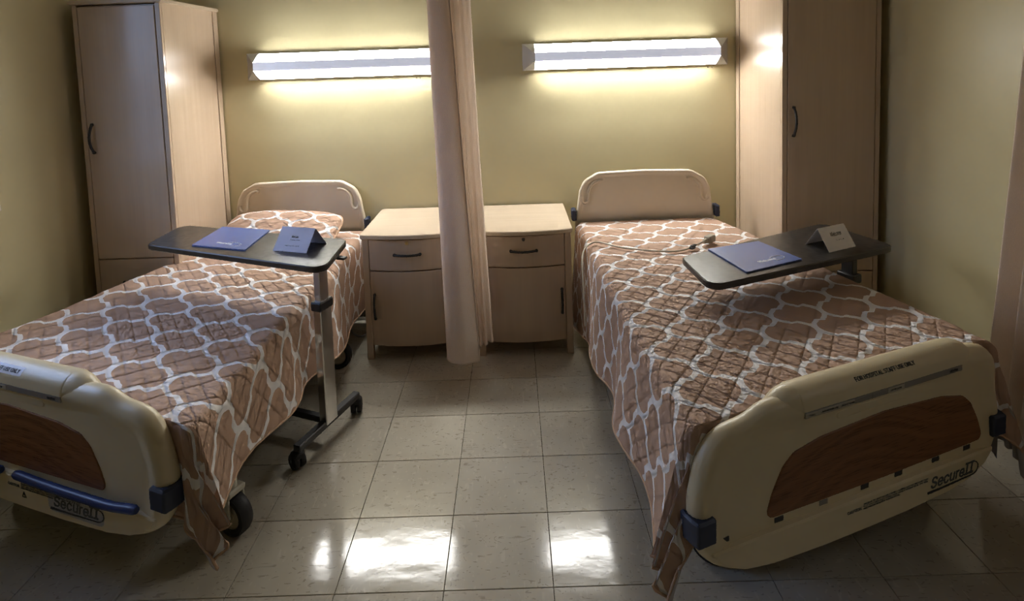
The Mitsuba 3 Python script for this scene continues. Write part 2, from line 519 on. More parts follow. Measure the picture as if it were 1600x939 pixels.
wall_lamp('wall_lamp', -1.655, -0.395, 1.655, 'long white tube lamp on the wall above the bed with the pillow')
wall_lamp('wall_lamp', 0.075, 1.365, 1.660, 'long white tube lamp on the wall between the divider curtain and the right wardrobe')


# ------------------------------------------------------------------ wardrobes
def arc_handle(p0, p1, out, r=0.0065, bow=0.03):
    p0, p1, out = (np.array(v, float) for v in (p0, p1, out))
    s = np.linspace(0, 1, 17)
    path = p0 + (p1 - p0) * s[:, None] + out * (bow * np.sin(np.pi * s) ** 0.7)[:, None]
    return cat(tube(path, r, 10), cyl(p0 - out * 0.004, p0 + out * 0.006, r * 1.25, 12), cyl(p1 - out * 0.004, p1 + out * 0.006, r * 1.25, 12))


def wardrobe(x0, x1, yfr, ztop, handle_left, zsplit, handle_z, label, hinge_gap):
    t = thing('wardrobe', label, 'wardrobe', None)
    yb = YB - 0.008
    yd = yfr + 0.02                                   # back of the door
    s = 0.022
    add(t + '__side_panel', box(x0, x0 + s, yd, yb - 0.055, 0.0, ztop, 0.001), 'maple_side')
    add(t + '__side_panel', box(x1 - s, x1, yd, yb - 0.055, 0.0, ztop, 0.001), 'maple_side')
    for xs in (x0, x1):                               # the rear stiles, a groove away from the side panels
        sx = -0.003 if xs == x0 else 0.003
        add(t + '__rear_stile', box(min(xs, xs + (s if xs == x0 else -s)) + min(sx, 0), max(xs, xs + (s if xs == x0 else -s)) + max(sx, 0), yb - 0.050, yb, 0.0, ztop, 0.002), 'maple')
    add(t + '__back_panel', box(x0 + s, x1 - s, yb - 0.02, yb, 0.02, ztop - 0.02), 'maple')
    add(t + '__carcass', cat(box(x0 + s, x1 - s, yd + 0.003, yb - 0.02, 0.02, ztop - 0.004)), 'maple')
    add(t + '__top', box(x0 - 0.014, x1 + 0.014, yfr - 0.014, yb, ztop, ztop + 0.022, 0.004), 'maple_top')
    g = 0.003
    st = 0.026                                        # front stiles beside the door
    add(t + '__front_stile', box(x0, x0 + st, yfr, yd, 0.0, ztop, 0.002), 'maple')
    add(t + '__front_stile', box(x1 - st, x1, yfr, yd, 0.0, ztop, 0.002), 'maple')
    xa, xb = x0 + st + g, x1 - st - g
    d = t + '__door'
    add(d, box(xa, xb, yfr - 0.002, yd, zsplit + g, ztop - 0.012, 0.0025), 'maple')
    hx = xa + 0.03 if handle_left else xb - 0.03
    add(d + '__handle', arc_handle((hx, yfr - 0.004, handle_z - 0.075), (hx, yfr - 0.004, handle_z + 0.075), (0, -1, 0)), 'black_plastic_and_slot_shade')
    zs = [zsplit, (zsplit + 0.08) / 2 + 0.02, 0.08]
    for i in range(2):
        k = add(t + '__drawer', box(xa, xb, yfr - 0.002, yd, zs[i + 1] + g, zs[i] - g, 0.0025), 'maple')
        zc_ = (zs[i] + zs[i + 1]) / 2
        add(k + '__handle', arc_handle(((xa + xb) / 2 - 0.07, yfr - 0.004, zc_), ((xa + xb) / 2 + 0.07, yfr - 0.004, zc_), (0, -1, 0)), 'black_plastic_and_slot_shade')
    add(t + '__plinth', box(x0 + st, x1 - st, yfr + 0.012, yd + 0.01, 0.0, 0.077), 'maple')
    return t


wardrobe(-2.304, -1.841, 2.97, 2.005, True, 0.632, 1.295, 'tall pale maple wardrobe in the left corner, its top edge in view', 1)
wardrobe(1.431, 1.951, 2.94, 2.12, True, 0.445, 1.27, 'tall pale maple wardrobe in the right corner beside the lamp end', 1)


# ------------------------------------------------------------------ bedside cabinets
def bowed(x0, x1, y0, z0, z1, th, bow=0.028, b=0.002):
    """A front panel that bows outward (towards -y)."""
    s = np.linspace(0, 1, 17)
    xs = x0 + (x1 - x0) * s
    ys = y0 - bow * (1 - (2 * s - 1) ** 2)
    poly = sg.Polygon(np.r_[np.c_[xs, ys], np.c_[xs[::-1], np.full(17, y0 + th)]])
    o = resample(poly, 110)
    m = loft(o, [(b, z0), (0, z0 + b), (0, z1 - b), (b, z1)])
    v = m.vertices.copy()
    m.vertices = np.c_[v[:, 0], v[:, 2], v[:, 1]]
    m.fix_normals()
    return m


def nightstand(x0, x1, door_handle_left, lock_mat, label):
    t = thing('bedside_cabinet', label, 'bedside cabinet', None)
    yfr, yb, zt = 3.0, YB - 0.02, 0.718
    post = 0.036
    s = np.linspace(0, 1, 17)
    ox0, ox1, oy = x0 - 0.008, x1 + 0.008, yfr - 0.018
    top = np.r_[np.c_[ox0 + (ox1 - ox0) * s, oy - 0.034 * (1 - (2 * s - 1) ** 2)], [[ox1, yb], [ox0, yb]]]
    add(t + '__top', extrude_z(round_poly(top, 0.006, 4), zt - 0.024, zt, 0.004), 'maple_top')
    for xa in (x0, x1 - post):
        for ya in (yfr, yb - post):
            add(t + '__leg', box(xa, xa + post, ya, ya + post, 0.0, zt - 0.024, 0.003), 'maple')
    add(t + '__side_panel', box(x0 + 0.008, x0 + 0.026, yfr + post, yb - post, 0.09, zt - 0.024), 'maple')
    add(t + '__side_panel', box(x1 - 0.026, x1 - 0.008, yfr + post, yb - post, 0.09, zt - 0.024), 'maple')
    add(t + '__carcass', box(x0 + 0.03, x1 - 0.03, yfr + 0.02, yb - 0.01, 0.09, zt - 0.025), 'maple')
    xa, xb = x0 + post + 0.002, x1 - post - 0.002
    k = add(t + '__drawer', bowed(xa, xb, yfr + 0.002, 0.512, zt - 0.034, 0.017), 'maple')
    xm = (xa + xb) / 2
    add(k + '__handle', arc_handle((xm - 0.07, yfr - 0.026, 0.603), (xm + 0.07, yfr - 0.026, 0.603), (0, -1, 0), bow=0.022), 'black_plastic_and_slot_shade')
    add(k + '__lock', cat(cyl((xm, yfr - 0.031, 0.667), (xm, yfr - 0.02, 0.667), 0.009), cyl((xm, yfr - 0.033, 0.667), (xm, yfr - 0.03, 0.667), 0.0035, 10)), lock_mat)
    k = add(t + '__door', bowed(xa, xb, yfr + 0.002, 0.085, 0.506, 0.017), 'maple')
    hx = xa + 0.02 if door_handle_left else xb - 0.02
    add(k + '__handle', arc_handle((hx, yfr - 0.004, 0.24), (hx, yfr - 0.004, 0.375), (0, -1, 0), bow=0.022), 'black_plastic_and_slot_shade')


nightstand(-0.851, -0.346, True, 'brass', 'pale maple bedside cabinet with brass lock, beside the bed with the pillow')
nightstand(-0.225, 0.301, False, 'dark_metal', 'pale maple bedside cabinet with dark lock, right of the divider curtain')


# ------------------------------------------------------------------ beds
def arcpts(cx, cz, r, a0, a1, n=8):
    a = np.radians(np.linspace(a0, a1, n))
    return [(cx + r * math.cos(t), cz + r * math.sin(t)) for t in a]


FOOT_W = 1.22
FOOT_OUT = ([(0.085, 0.285)] + [(0.16, 0.252), (0.26, 0.236), (0.45, 0.228), (0.61, 0.227), (0.77, 0.228), (0.96, 0.236), (1.06, 0.252), (1.135, 0.285)]
            + [(1.185, 0.335), (1.208, 0.40), (1.212, 0.47), (1.196, 0.545), (1.165, 0.612), (1.115, 0.650), (1.02, 0.668), (0.965, 0.688), (0.90, 0.69)]
            + [(0.61, 0.69), (0.32, 0.69), (0.255, 0.688), (0.20, 0.668), (0.105, 0.650), (0.055, 0.612), (0.024, 0.545), (0.008, 0.47), (0.012, 0.40), (0.035, 0.335)])
WOOD_OUT = [(0.262, 0.372), (0.256, 0.392), (0.272, 0.445), (0.300, 0.507), (0.332, 0.540), (0.41, 0.560), (0.61, 0.574), (0.81, 0.560), (0.888, 0.540), (0.920, 0.507),
            (0.948, 0.445), (0.964, 0.392), (0.958, 0.372), (0.61, 0.368)]
WOOD_OUT = [(0.61 + (u - 0.61) * 1.22, z) for u, z in WOOD_OUT]


def spline_closed(pts, n):
    from scipy.interpolate import CubicSpline
    p = np.array(list(pts) + [pts[0]], float)
    s = np.r_[0, np.cumsum(np.linalg.norm(np.diff(p, axis=0), axis=1))]
    return CubicSpline(s, p, bc_type='periodic')(np.linspace(0, s[-1], n, endpoint=False))


def footboard(bed, M, bars, hood_u, wood_u, decal_u):
    foot_out = FOOT_OUT if bars else [{(1.165, 0.612): (1.186, 0.632), (1.115, 0.650): (1.145, 0.672), (1.02, 0.668): (1.06, 0.686), (0.965, 0.688): (1.0, 0.69)}.get(q, q) for q in FOOT_OUT]
    h0, h1 = hood_u
    fb = bed + '__footboard'
    o = spline_closed(foot_out, 260)
    lay = [(0.085, 0.012), (0.072, 0.0105), (0.058, 0.005), (0.046, 0.0015), (0.034, 0.0005), (0.022, 0.003), (0.011, 0.010), (0.004, 0.020), (0.0, 0.034), (0.004, 0.050), (0.014, 0.060), (0.03, 0.066)]
    # the lower apron stands proud of the recessed face above the groove line
    m = loft(o, lay)
    add(fb, put(m, M), 'cream_plastic', smooth=50)
    ap = sg.Polygon(foot_out).buffer(-0.016).intersection(sg.box(-1, 0, 3, 0.346)).buffer(-0.006).buffer(0.006)
    o2 = resample(ap, 200)
    add(fb + '__lower_apron', put(loft(o2, [(0.005, -0.004), (0.0, 0.0), (0.0, 0.02)]), M), 'cream_plastic', smooth=40)
    # wood-look panel
    wo = [(wood_u[0] + (u - 0.178) / 0.864 * (wood_u[1] - wood_u[0]), z) for u, z in WOOD_OUT]
    ow = resample(round_poly(wo, 0.022), 160)
    wm = loft(ow, [(0.003, 0.0085), (0.0, 0.011), (0.0, 0.02)])
    uv = wm.vertices[:, [0, 2]].copy()
    add(fb + '__wood_panel', put(wm, M), 'oak_panel', uv=uv)
    part_label(fb + '__wood_panel', 'brown wood-grain panel')
    # raised cover over the controls: a rolled hood along the top
    s = np.linspace(0, 1, 15)
    prof = [(0.002, 0.650), (-0.004, 0.655), (-0.003, 0.664)]
    for a in np.radians(np.linspace(168, 15, 16)):
        prof.append((0.045 + 0.047 * math.cos(a), 0.672 + 0.037 * math.sin(a)))
    prof += [(0.078, 0.655), (0.05, 0.648)]
    pv = np.array(prof)
    n = len(pv)
    us = [0.330, 0.334, 0.345, 0.875, 0.886, 0.890]
    us = [0.330, 0.336, 0.884, 0.890]
    sc = [0.93, 1.0, 1.0, 0.93]
    cen = np.array([0.045, 0.660])
    V = np.vstack([np.c_[np.full(n, u), cen[0] + (pv[:, 0] - cen[0]) * k, cen[1] + (pv[:, 1] - cen[1]) * k] for u, k in zip(us, sc)])
    V[:, 0] = h0 + (V[:, 0] - 0.33) / 0.56 * (h1 - h0)
    F = []
    for i in range(3):
        for k in range(n):
            a, b_, c, d = i * n + k, i * n + (k + 1) % n, (i + 1) * n + (k + 1) % n, (i + 1) * n + k
            F += [[a, b_, c], [a, c, d]]
    for k in range(1, n - 1):
        F += [[0, k + 1, k], [3 * n, 3 * n + k, 3 * n + k + 1]]
    hood = trimesh.Trimesh(V, F, process=False)
    hood.fix_normals()
    add(fb + '__control_cover', put(hood, M), 'cream_plastic', smooth=35)
    # shoulders rising to the ends of the cover
    for sgn in (-1, 1):
        path = [((h0 if sgn < 0 else h1) + sgn * (x - 0.316), 0.045, z) for x, z in ((0.312, 0.662), (0.335, 0.664), (0.36, 0.655), (0.395, 0.638), (0.43, 0.628))]
        add(fb + '__cover_shoulder', put(tube(smooth_path(path, 14), np.linspace(0.046, 0.026, 14), 18), M), 'cream_plastic', smooth=45)
    # label strip under the cover, with its keys
    add(fb + '__label_strip', put(box(h0 + 0.008, h1 - 0.006, -0.0022, 0.004, 0.634, 0.652, 0.001), M), 'strip_grey')
    for k, (ua, ub) in enumerate(((0.308, 0.49), (0.494, 0.556), (0.560, 0.618), (0.622, 0.690))):
        add(fb + '__label_strip__key', put(box(h0 + ua - 0.30, h0 + ub - 0.30, -0.0036, 0.002, 0.6365, 0.6495, 0.0006), M), 'strip_key' if k in (0, 3) else 'strip_grey')
    tx = cat(text_uz('stryker', 0.0085, h1 - 0.065, 0.6395, -0.0024, True), text_uz('\u2022 SCALE', 0.0042, h0 + 0.018, 0.641, -0.0038), text_uz('\u2022 BED POSITION LOCK', 0.0042, h0 + 0.062, 0.641, -0.0038),
             text_uz('\u2022 BED EXIT ALARM', 0.0042, h0 + 0.135, 0.641, -0.0038), text_uz('\u2022 MOTION STOP', 0.0042, h0 + 0.330, 0.641, -0.0038))
    add(fb + '__label_strip__lettering', put(tx, M), 'ink')
    # finger recess under the strip: a raised oval line
    ov = sg.box(h0 + 0.15, 0.605, h0 + 0.53, 0.607).buffer(0.012, quad_segs=8)
    ring = resample(ov, 80)
    pth = np.c_[ring[:, 0], np.full(80, 0.0095), ring[:, 1]]
    add(fb + '__oval_recess', put(loft(ring, [(0.0025, 0.0092), (0.0, 0.011), (0.0, 0.014)]), M), 'cream_plastic')
    # staff notice on the cover: printed on its sloping top
    t_ = meshkit.text_mesh('FOR HOSPITAL STAFF USE ONLY', 0.011, 0.0008, True)
    v = t_.vertices.copy()
    wdt = v[:, 0].max()
    ang = np.radians(146 - v[:, 1] / 0.042 * 57.3)
    rr = 0.0008 + v[:, 2]
    uc = (h0 + h1) / 2
    t_.vertices = np.c_[uc - wdt / 2 + v[:, 0], 0.045 + (0.047 + rr) * np.cos(ang), 0.672 + (0.037 + rr) * np.sin(ang)]
    t_.fix_normals()
    add(fb + '__staff_notice', put(t_, M), 'ink')
    if bars:
        q = []
        for v_ in np.linspace(-0.008, 0.020, 9):
            a = math.radians(146 - v_ / 0.042 * 57.3)
            q.append([0.045 + 0.0476 * math.cos(a), 0.672 + 0.0376 * math.sin(a)])
        q = np.array(q)
        V = np.vstack([np.c_[np.full(9, uc - wdt / 2 - 0.012), q], np.c_[np.full(9, uc + wdt / 2 + 0.012), q]])
        F = []
        for k in range(8):
            F += [[k, k + 1, k + 10], [k, k + 10, k + 9]]
        st = trimesh.Trimesh(V, F, process=False)
        add(fb + '__white_sticker', put(st, M), 'sticker_white')
    # dark blocks in place of cut slots along the groove, shade given by colour
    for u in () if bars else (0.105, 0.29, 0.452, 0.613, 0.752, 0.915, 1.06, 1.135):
        add(fb + '__slot_shade_block', put(box(u - 0.016, u + 0.016, 0.0105, 0.020, 0.353, 0.368, 0.0008), M), 'black_plastic_and_slot_shade' if abs(u - 0.452) > 0.01 else 'strip_grey')
    # lettering of the lower apron
    dz = -0.0044
    dec = cat(text_uz('Secure', 0.034, decal_u, 0.288, dz, True, 0.22), text_uz('II', 0.037, decal_u + 0.153, 0.2885, dz, True, 0.22))
    sw = [(decal_u + x, dz, z) for x, z in ((0.206, 0.321), (0.218, 0.314), (0.222, 0.301), (0.212, 0.287), (0.18, 0.2805), (0.09, 0.2785), (-0.01, 0.2775))]
    lg = add(fb + '__name_decal', put(dec, M), 'ink_grey')
    add(lg + '__swoosh', put(tube(smooth_path(sw, 40), np.linspace(0.0016, 0.0036, 40), 6), M), 'ink')
    if bars:
        pp = resample(sg.box(decal_u, 0.290, decal_u + 0.20, 0.318).buffer(0.022), 60)
        add(lg + '__patch', put(loft(pp, [(0.0, -0.0043), (0.0, 0.0)]), M), 'decal_patch')
    ca = [text_uz('CAUTION', 0.0085, 0.525, 0.3105, dz, True)]
    for r, (z, wd) in enumerate(((0.3225, 0.27), (0.3155, 0.27), (0.3085, 0.15))):
        words = 'OBSERVE PATIENT CLOSELY WHEN LOCKING OUT ANY BED FUNCTION AND WHILE OPERATING THE BED WITH THE MOTOR CONTROLS'.split()
        s_ = ' '.join(words[r * 5:r * 5 + 9])
        m_ = text_uz(s_, 0.0046, 0, z, dz)
        v = m_.vertices.copy()
        v[:, 0] = 0.588 + v[:, 0] / v[:, 0].max() * wd
        m_.vertices = v
        ca.append(m_)
    add(fb + '__caution_lettering', put(cat(*ca), M), 'ink_grey')
    if bars:
        tri = [(0.60 + 0.011 * math.sin(a), dz, 0.288 + 0.0125 * math.cos(a)) for a in np.radians([0, 120, 240, 360])]
        fine = [np.array(tri[i]) * (1 - s_) + np.array(tri[i + 1]) * s_ for i in range(3) for s_ in np.linspace(0, 1, 8, endpoint=False)]
        add(fb + '__warning_sign', put(cat(tube(np.array(fine + [fine[0]]), 0.0011, 6), box(0.5990, 0.6010, dz - 0.0006, dz + 0.0006, 0.2875, 0.296), box(0.5990, 0.6010, dz - 0.0006, dz + 0.0006, 0.284, 0.286)), M), 'ink')
        for pts in ([(0.57, 0.357), (0.68, 0.352), (0.80, 0.350), (0.92, 0.350), (1.02, 0.354), (1.075, 0.362), (1.10, 0.364)],
                    [(0.11, 0.364), (0.16, 0.360), (0.25, 0.352), (0.35, 0.350), (0.44, 0.351), (0.505, 0.355)]):
            pa = smooth_path([(u, -0.008, z) for u, z in pts], 40)
            rr_ = np.full(40, 0.0135)
            rr_[0] = rr_[-1] = 0.010
            k = add(fb + '__push_bar', put(tube(pa, rr_, 12), M), 'blue_bar', smooth=40)
            part_label(k, 'navy blue push bar')
    # corner bumpers wrapping the ends
    for sgn, uc_ in ((-1, 0.008), (1, 1.212)):
        path = []
        for a in np.radians(np.linspace(0, 180, 18)):
            path.append((uc_ + sgn * (0.012 * math.sin(a)) - sgn * 0.0, 0.036 - 0.040 * math.cos(a)))
        inner = uc_ - sgn * 0.058
        pl = [(inner, -0.010)] + [(uc_ + sgn * 0.002 * (1), -0.012)] + [(uc_ + sgn * 0.009, 0.010), (uc_ + sgn * 0.012, 0.036), (uc_ + sgn * 0.009, 0.06), (uc_ + sgn * 0.0, 0.080), (inner, 0.080)]
        poly = round_poly(pl, 0.008)
        z0, z1 = 0.378, 0.448
        mb = extrude_z(poly, z0, z1, 0.006)
        k = add(fb + '__corner_bumper', put(mb, M), 'navy_rubber', smooth=40)
        part_label(k, 'navy rubber corner bumper')


def wheel(r, w):
    """A castor wheel about the local y axis."""
    prof = [(0.0, -w * 0.30), (r * 0.20, -w * 0.36), (r * 0.62, -w * 0.30)]
    hubm = lathe([(0.0, -w * 0.42), (r * 0.22, -w * 0.42), (r * 0.24, -w * 0.30), (r * 0.60, -w * 0.26), (r * 0.66, -w * 0.40), (r * 0.72, -w * 0.40), (r * 0.72, w * 0.40), (r * 0.66, w * 0.40), (r * 0.60, w * 0.26), (r * 0.24, w * 0.30), (r * 0.22, w * 0.42), (0.0, w * 0.42)])
    tyre = lathe([(r * 0.62, -w * 0.36), (r * 0.76, -w * 0.50), (r * 0.93, -w * 0.45), (r * 0.99, -w * 0.25), (r, 0.0), (r * 0.99, w * 0.25), (r * 0.93, w * 0.45), (r * 0.76, w * 0.50), (r * 0.62, w * 0.36)], 40)
    R = trimesh.transformations.rotation_matrix(math.pi / 2, [1, 0, 0])
    hubm.apply_transform(R)
    tyre.apply_transform(R)
    return hubm, tyre


def bed(side):
    """One hospital bed; all places in metres."""
    if side == 'left':
        t = thing('hospital_bed', 'cream hospital bed with navy push bars on its footboard and a pillow at its head', 'bed', None)
        hx0, hx1, hy, hz = -1.800, -0.950, 3.490, 0.927
        A, B = np.array([-2.192, 1.908]), np.array([-1.012, 1.500])
        mz = 0.600
    else:
        t = thing('hospital_bed', 'cream hospital bed with bare slots along its footboard, beside the right wall', 'bed', None)
        hx0, hx1, hy, hz = 0.355, 1.214, 3.312, 0.962
        A, B = np.array([0.426, 1.328]), np.array([1.565, 1.727])
        mz = 0.661
    w = np.linalg.norm(B - A)
    e = (B - A) / w
    n = np.array([-e[1], e[0]])
    M = frame([A[0], A[1], 0.0], e * (w / FOOT_W), n)
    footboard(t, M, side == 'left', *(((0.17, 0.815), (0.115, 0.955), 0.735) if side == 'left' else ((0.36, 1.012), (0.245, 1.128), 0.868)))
    # headboard
    hw = hx1 - hx0
    k = 0.05 * hw
    ho = [(0.035, 0.15), (hw - 0.035, 0.15), (hw - 0.012, 0.30), (hw - 0.004, 0.62), (hw - 0.034, hz - 0.12), (hw - 0.066, hz - 0.055), (hw - 0.150, hz - 0.008), (hw / 2, hz), (0.150, hz - 0.008), (0.066, hz - 0.055), (0.034, hz - 0.12), (0.004, 0.62), (0.012, 0.30)]
    hp = resample(round_poly(ho, 0.065, 12), 220)
    MH = frame([hx0, hy, 0.0], (1, 0), (0, 1))
    hb = t + '__headboard'
    add(hb, put(loft(hp, [(0.040, 0.011), (0.026, 0.009), (0.018, 0.002), (0.010, 0.0), (0.003, 0.004), (0.0, 0.012), (0.0, 0.026), (0.006, 0.036)]), MH), 'cream_headboard', smooth=45)
    for sgn, xc in ((1, 0.0), (-1, hw)):
        pts = [(0.175, hz - 0.062), (0.135, hz - 0.066), (0.108, hz - 0.088), (0.092, hz - 0.140), (0.086, hz - 0.178), (0.066, hz - 0.192), (0.050, hz - 0.178), (0.050, hz - 0.150)]
        pa = smooth_path([(xc + sgn * u, 0.0085, z) for u, z in pts], 40)
        add(hb + '__grip_moulding', put(tube(pa, 0.0105, 12), MH), 'cream_headboard', smooth=45)
    for xa in (hx0 - 0.016, hx1 - 0.012):
        kk = add(hb + '__bumper', box(xa, xa + 0.028, hy - 0.022, hy + 0.045, mz + 0.005, mz + 0.075, 0.006), 'navy_rubber')
        part_label(kk, 'navy rubber bumper')
    # frame under the mattress, quad from the headboard to the footboard
    HL, HR = np.array([hx0 + (0.075 if side == 'left' else 0.055), hy - 0.03]), np.array([hx1 - 0.04, hy - 0.03])
    FL, FR = A + n * 0.064 + e * (0.012 if side == 'left' else 0.072), B + n * 0.064 - e * 0.012
    quad = sg.Polygon([HL, HR, FR, FL])
    inner = quad.buffer(-0.05, join_style=2)
    add(t + '__deck', extrude_z(inner, mz - 0.25, mz - 0.17, 0.008), 'frame_grey')
    base = quad.buffer(-0.16, join_style=2)
    c = np.array(base.exterior.coords)[:-1]
    rails = [cyl((*c[i], 0.16), (*c[(i + 1) % 4], 0.16), 0.028, 12) for i in range(4)]
    add(t + '__base_frame', cat(*rails), 'base_cream', smooth=40)
    cen = c.mean(0)
    for f in (0.33, 0.67):
        pa = (c[0] + c[1]) / 2
        mid = [q for q in ((HL + HR) / 2 * (1 - f) + (FL + FR) / 2 * f,)][0]
        add(t + '__lift_column', box(mid[0] - 0.09, mid[0] + 0.09, mid[1] - 0.07, mid[1] + 0.07, 0.13, mz - 0.245, 0.01), 'frame_grey')
    add(t + '__cross_beam', cat(*[cyl((*(HL * (1 - f) + FL * f + (HR - HL) * 0.15), 0.16), (*(HR * (1 - f) + FR * f - (HR - HL) * 0.15), 0.16), 0.03, 12) for f in (0.33, 0.67)]), 'base_cream', smooth=40)
    # castors
    if side == 'left':
        spots = [((-1.03, 1.86), -24), ((-1.95, 2.10), 10), ((-0.99, 2.93), 0), ((-1.72, 3.22), 0)]
    else:
        spots = [((0.605, 1.69), -25), ((1.42, 1.93), 15), ((0.46, 2.93), 0), ((1.12, 3.02), 0)]
    for (x, y), yaw in spots:
        h_, ty_ = wheel(0.074, 0.052)
        R = trimesh.transformations.rotation_matrix(math.radians(yaw), [0, 0, 1])
        R[:3, 3] = (x, y, 0.074)
        k = add(t + '__castor', put(cat(box(-0.02, 0.02, -0.034, -0.026, 0.0, 0.075, 0.002), box(-0.02, 0.02, 0.026, 0.034, 0.0, 0.075, 0.002), box(-0.028, 0.028, -0.036, 0.036, 0.076, 0.10, 0.006), cyl((0, 0, 0.09), (0, 0, 0.14), 0.018)), R), 'base_cream')
        add(k + '__wheel', put(h_, R), 'hub', smooth=35)
        add(k + '__tyre', put(ty_, R), 'tyre', smooth=45)
    # caster column at the head
    x, y = spots[2][0]
    add(t + '__caster_housing', box(x - 0.035, x + 0.045, y - 0.06, y + 0.06, 0.115, mz - 0.26, 0.014), 'base_cream')
    k = add(t + '__motor_box', box(hx1 - 0.20, hx1 - 0.03, hy - 0.20, hy - 0.03, 0.20, 0.34, 0.008) if side == 'left' else box(hx0 + 0.1, hx0 + 0.3, hy - 0.20, hy - 0.03, 0.20, 0.36, 0.008), 'black_plastic_and_slot_shade')
    # mattress
    mt = thing('mattress', 'mattress under the quilt of the bed with ' + ('the pillow' if side == 'left' else 'the call cord'), 'mattress', None)
    sh = quad.buffer(-0.025, join_style=2)
    add(mt, extrude_z(round_poly(np.array(sh.exterior.coords)[:-1], 0.05), mz - 0.168, mz - 0.016, 0.02), 'mattress_cloth')
    return dict(HL=HL, HR=HR, FL=FL, FR=FR, mz=mz, e=e, n=n, A=A, B=B)


def quilt(side, g, label, hems):
    """The bedspread as one sheet of cloth laid over the mattress: flat top, rolled edges, hanging sides, corners that dip and flare."""
    mz = g['mz']
    HL, HR, FL, FR = (np.array(g[k], float) for k in ('HL', 'HR', 'FL', 'FR'))
    RR = 0.05
    nt, nfl, nl, nf = 110, 46, 230, 40
    LF = 0.32                                           # overhang at the foot
    sdeL, sdeR = (FL - HL) / np.linalg.norm(FL - HL), (FR - HR) / np.linalg.norm(FR - HR)
    nL = np.array([sdeL[1], -sdeL[0]])
    nL = nL if nL @ (HL - HR) > 0 else -nL
    nR = np.array([sdeR[1], -sdeR[0]])
    nR = nR if nR @ (HR - HL) > 0 else -nR
    ft = (FR - FL) / np.linalg.norm(FR - FL)
    nF = np.array([ft[1], -ft[0]])
    nF = nF if nF @ (FL - HL) > 0 else -nF
    vlist = np.r_[np.linspace(0, 1, nl), 1 + np.linspace(0, 1, nf + 1)[1:]]
    ulist = np.r_[-np.linspace(1, 0, nfl + 1)[:-1], np.linspace(0, 1, nt), 1 + np.linspace(0, 1, nfl + 1)[1:]]
    P, UV = [], []
    for v in vlist:
        tv = min(v, 1.0)
        L0, R0 = HL * (1 - tv) + FL * tv, HR * (1 - tv) + FR * tv
        df = max(v - 1, 0) * LF
        for u in ulist:
            tu = min(max(u, 0), 1)
            left = u < 0
            hem_l, hem_r = np.interp(tv, *hems[0]), np.interp(tv, *hems[1])
            hem = hem_l if left else hem_r
            ds = (max(-u, u - 1, 0)) * (mz - hem + 0.02)
            base = L0 * (1 - tu) + R0 * tu
            nS = nL if left else nR
            flat = base + (nS * ds if ds > 0 else 0) + (nF * df if df > 0 else 0)
            r = math.hypot(ds, df)
            if r <= 0:
                pos, z = base, mz
            else:
                th = math.degrees(math.atan2(df, ds)) if ds > 0 else 90.0
                if df <= 0:
                    d = nS
                else:
                    an = math.radians(np.interp(th, [0, 65, 90], [0, 38, 90]))
                    d = nS * math.cos(an) + nF * math.sin(an)
                fl = np.interp(th, *hems[2]) if df > 0 else np.interp(tv, [0, 0.4, 1.0], [0.04, 0.06, hems[2][1][0]])
                q = RR * math.pi / 2
                if r < q:
                    a = r / RR
                    out, drop = RR * math.sin(a), RR * (1 - math.cos(a))
                else:
                    out, drop = RR + (r - q) * fl, RR + (r - q) * math.sqrt(1 - min(fl, 0.9) ** 2)
                if df > 0:                                # the foot end is tucked behind the footboard
                    k = np.interp(th, [0, 55, 80, 90], [1, 0.85, 0.35, 0.16])
                    out *= k
                pos, z = base + d * out, mz - drop
            P.append([pos[0], pos[1], z])
            UV.append(flat)
    P, UV = np.array(P), np.array(UV)
    # the head end of the top shrinks inward so that the rolled edge starts at the mattress edge
    un, vn = len(ulist), len(vlist)
    G = P.reshape(vn, un, 3)
    # gentle unevenness of the top and the folds of the hanging sides
    fbx = meshkit.fbm(np.c_[UV * 5.0, np.zeros(len(UV))], 3, seed=3).reshape(vn, un)
    fby = meshkit.fbm(np.c_[UV * 14.0, np.ones(len(UV))], 2, seed=9).reshape(vn, un)
    G[..., 2] += 0.018 * (fbx - 0.5) + 0.006 * (fby - 0.5)
    iu = ulist[None, :]
    sidew = np.clip(np.maximum(-iu, iu - 1), 0, 1) ** 1.2
    along = (vlist[:, None] * 2.0)
    fold = 0.022 * np.sin(along * 9.0 + 2.0 * meshkit.noise(np.c_[along.ravel() * 2, np.zeros(vn), np.zeros(vn)], 5)[:, None]) * sidew
    for s_, nS in ((0, nL), (1, nR)):
        sel = (ulist < 0) if s_ == 0 else (ulist > 1)
        G[:, sel, 0] += (fold + 0.004)[:, sel] * nS[0]
        G[:, sel, 1] += (fold + 0.004)[:, sel] * nS[1]
    G[..., 2] = np.maximum(G[..., 2], 0.012)
    F = []
    for i in range(vn - 1):
        a = np.arange(un - 1) + i * un
        F.append(np.stack([a, a + 1, a + un + 1], 1))
        F.append(np.stack([a, a + un + 1, a + un], 1))
    F = np.vstack(F)
    m = trimesh.Trimesh(G.reshape(-1, 3), F, process=False)
    if m.face_normals[:, 2].mean() < 0:
        F = F[:, ::-1]
        m = trimesh.Trimesh(G.reshape(-1, 3), F, process=False)
    t = thing('quilt', label, 'quilt', None)
    add(t, m, 'quilt_print_' + side, smooth=True, uv=UV)
    nrm = meshkit.arrays(m, True)[2]
    lin = trimesh.Trimesh(G.reshape(-1, 3) - nrm * 0.005, F[:, ::-1], process=False)
    add(t + '__lining', lin, 'quilt_lining', smooth=True)
    part_label(t + '__lining', 'plain grey-white underside')
    # bound hem along the three hanging edges
    Pm = G.copy()
    edge = np.vstack([Pm[:, 0], Pm[-1, 1:], Pm[::-1, -1][1:]])
    add(t + '__binding', tube(edge[::2], 0.0042, 6), 'quilt_binding', smooth=True)
    return G


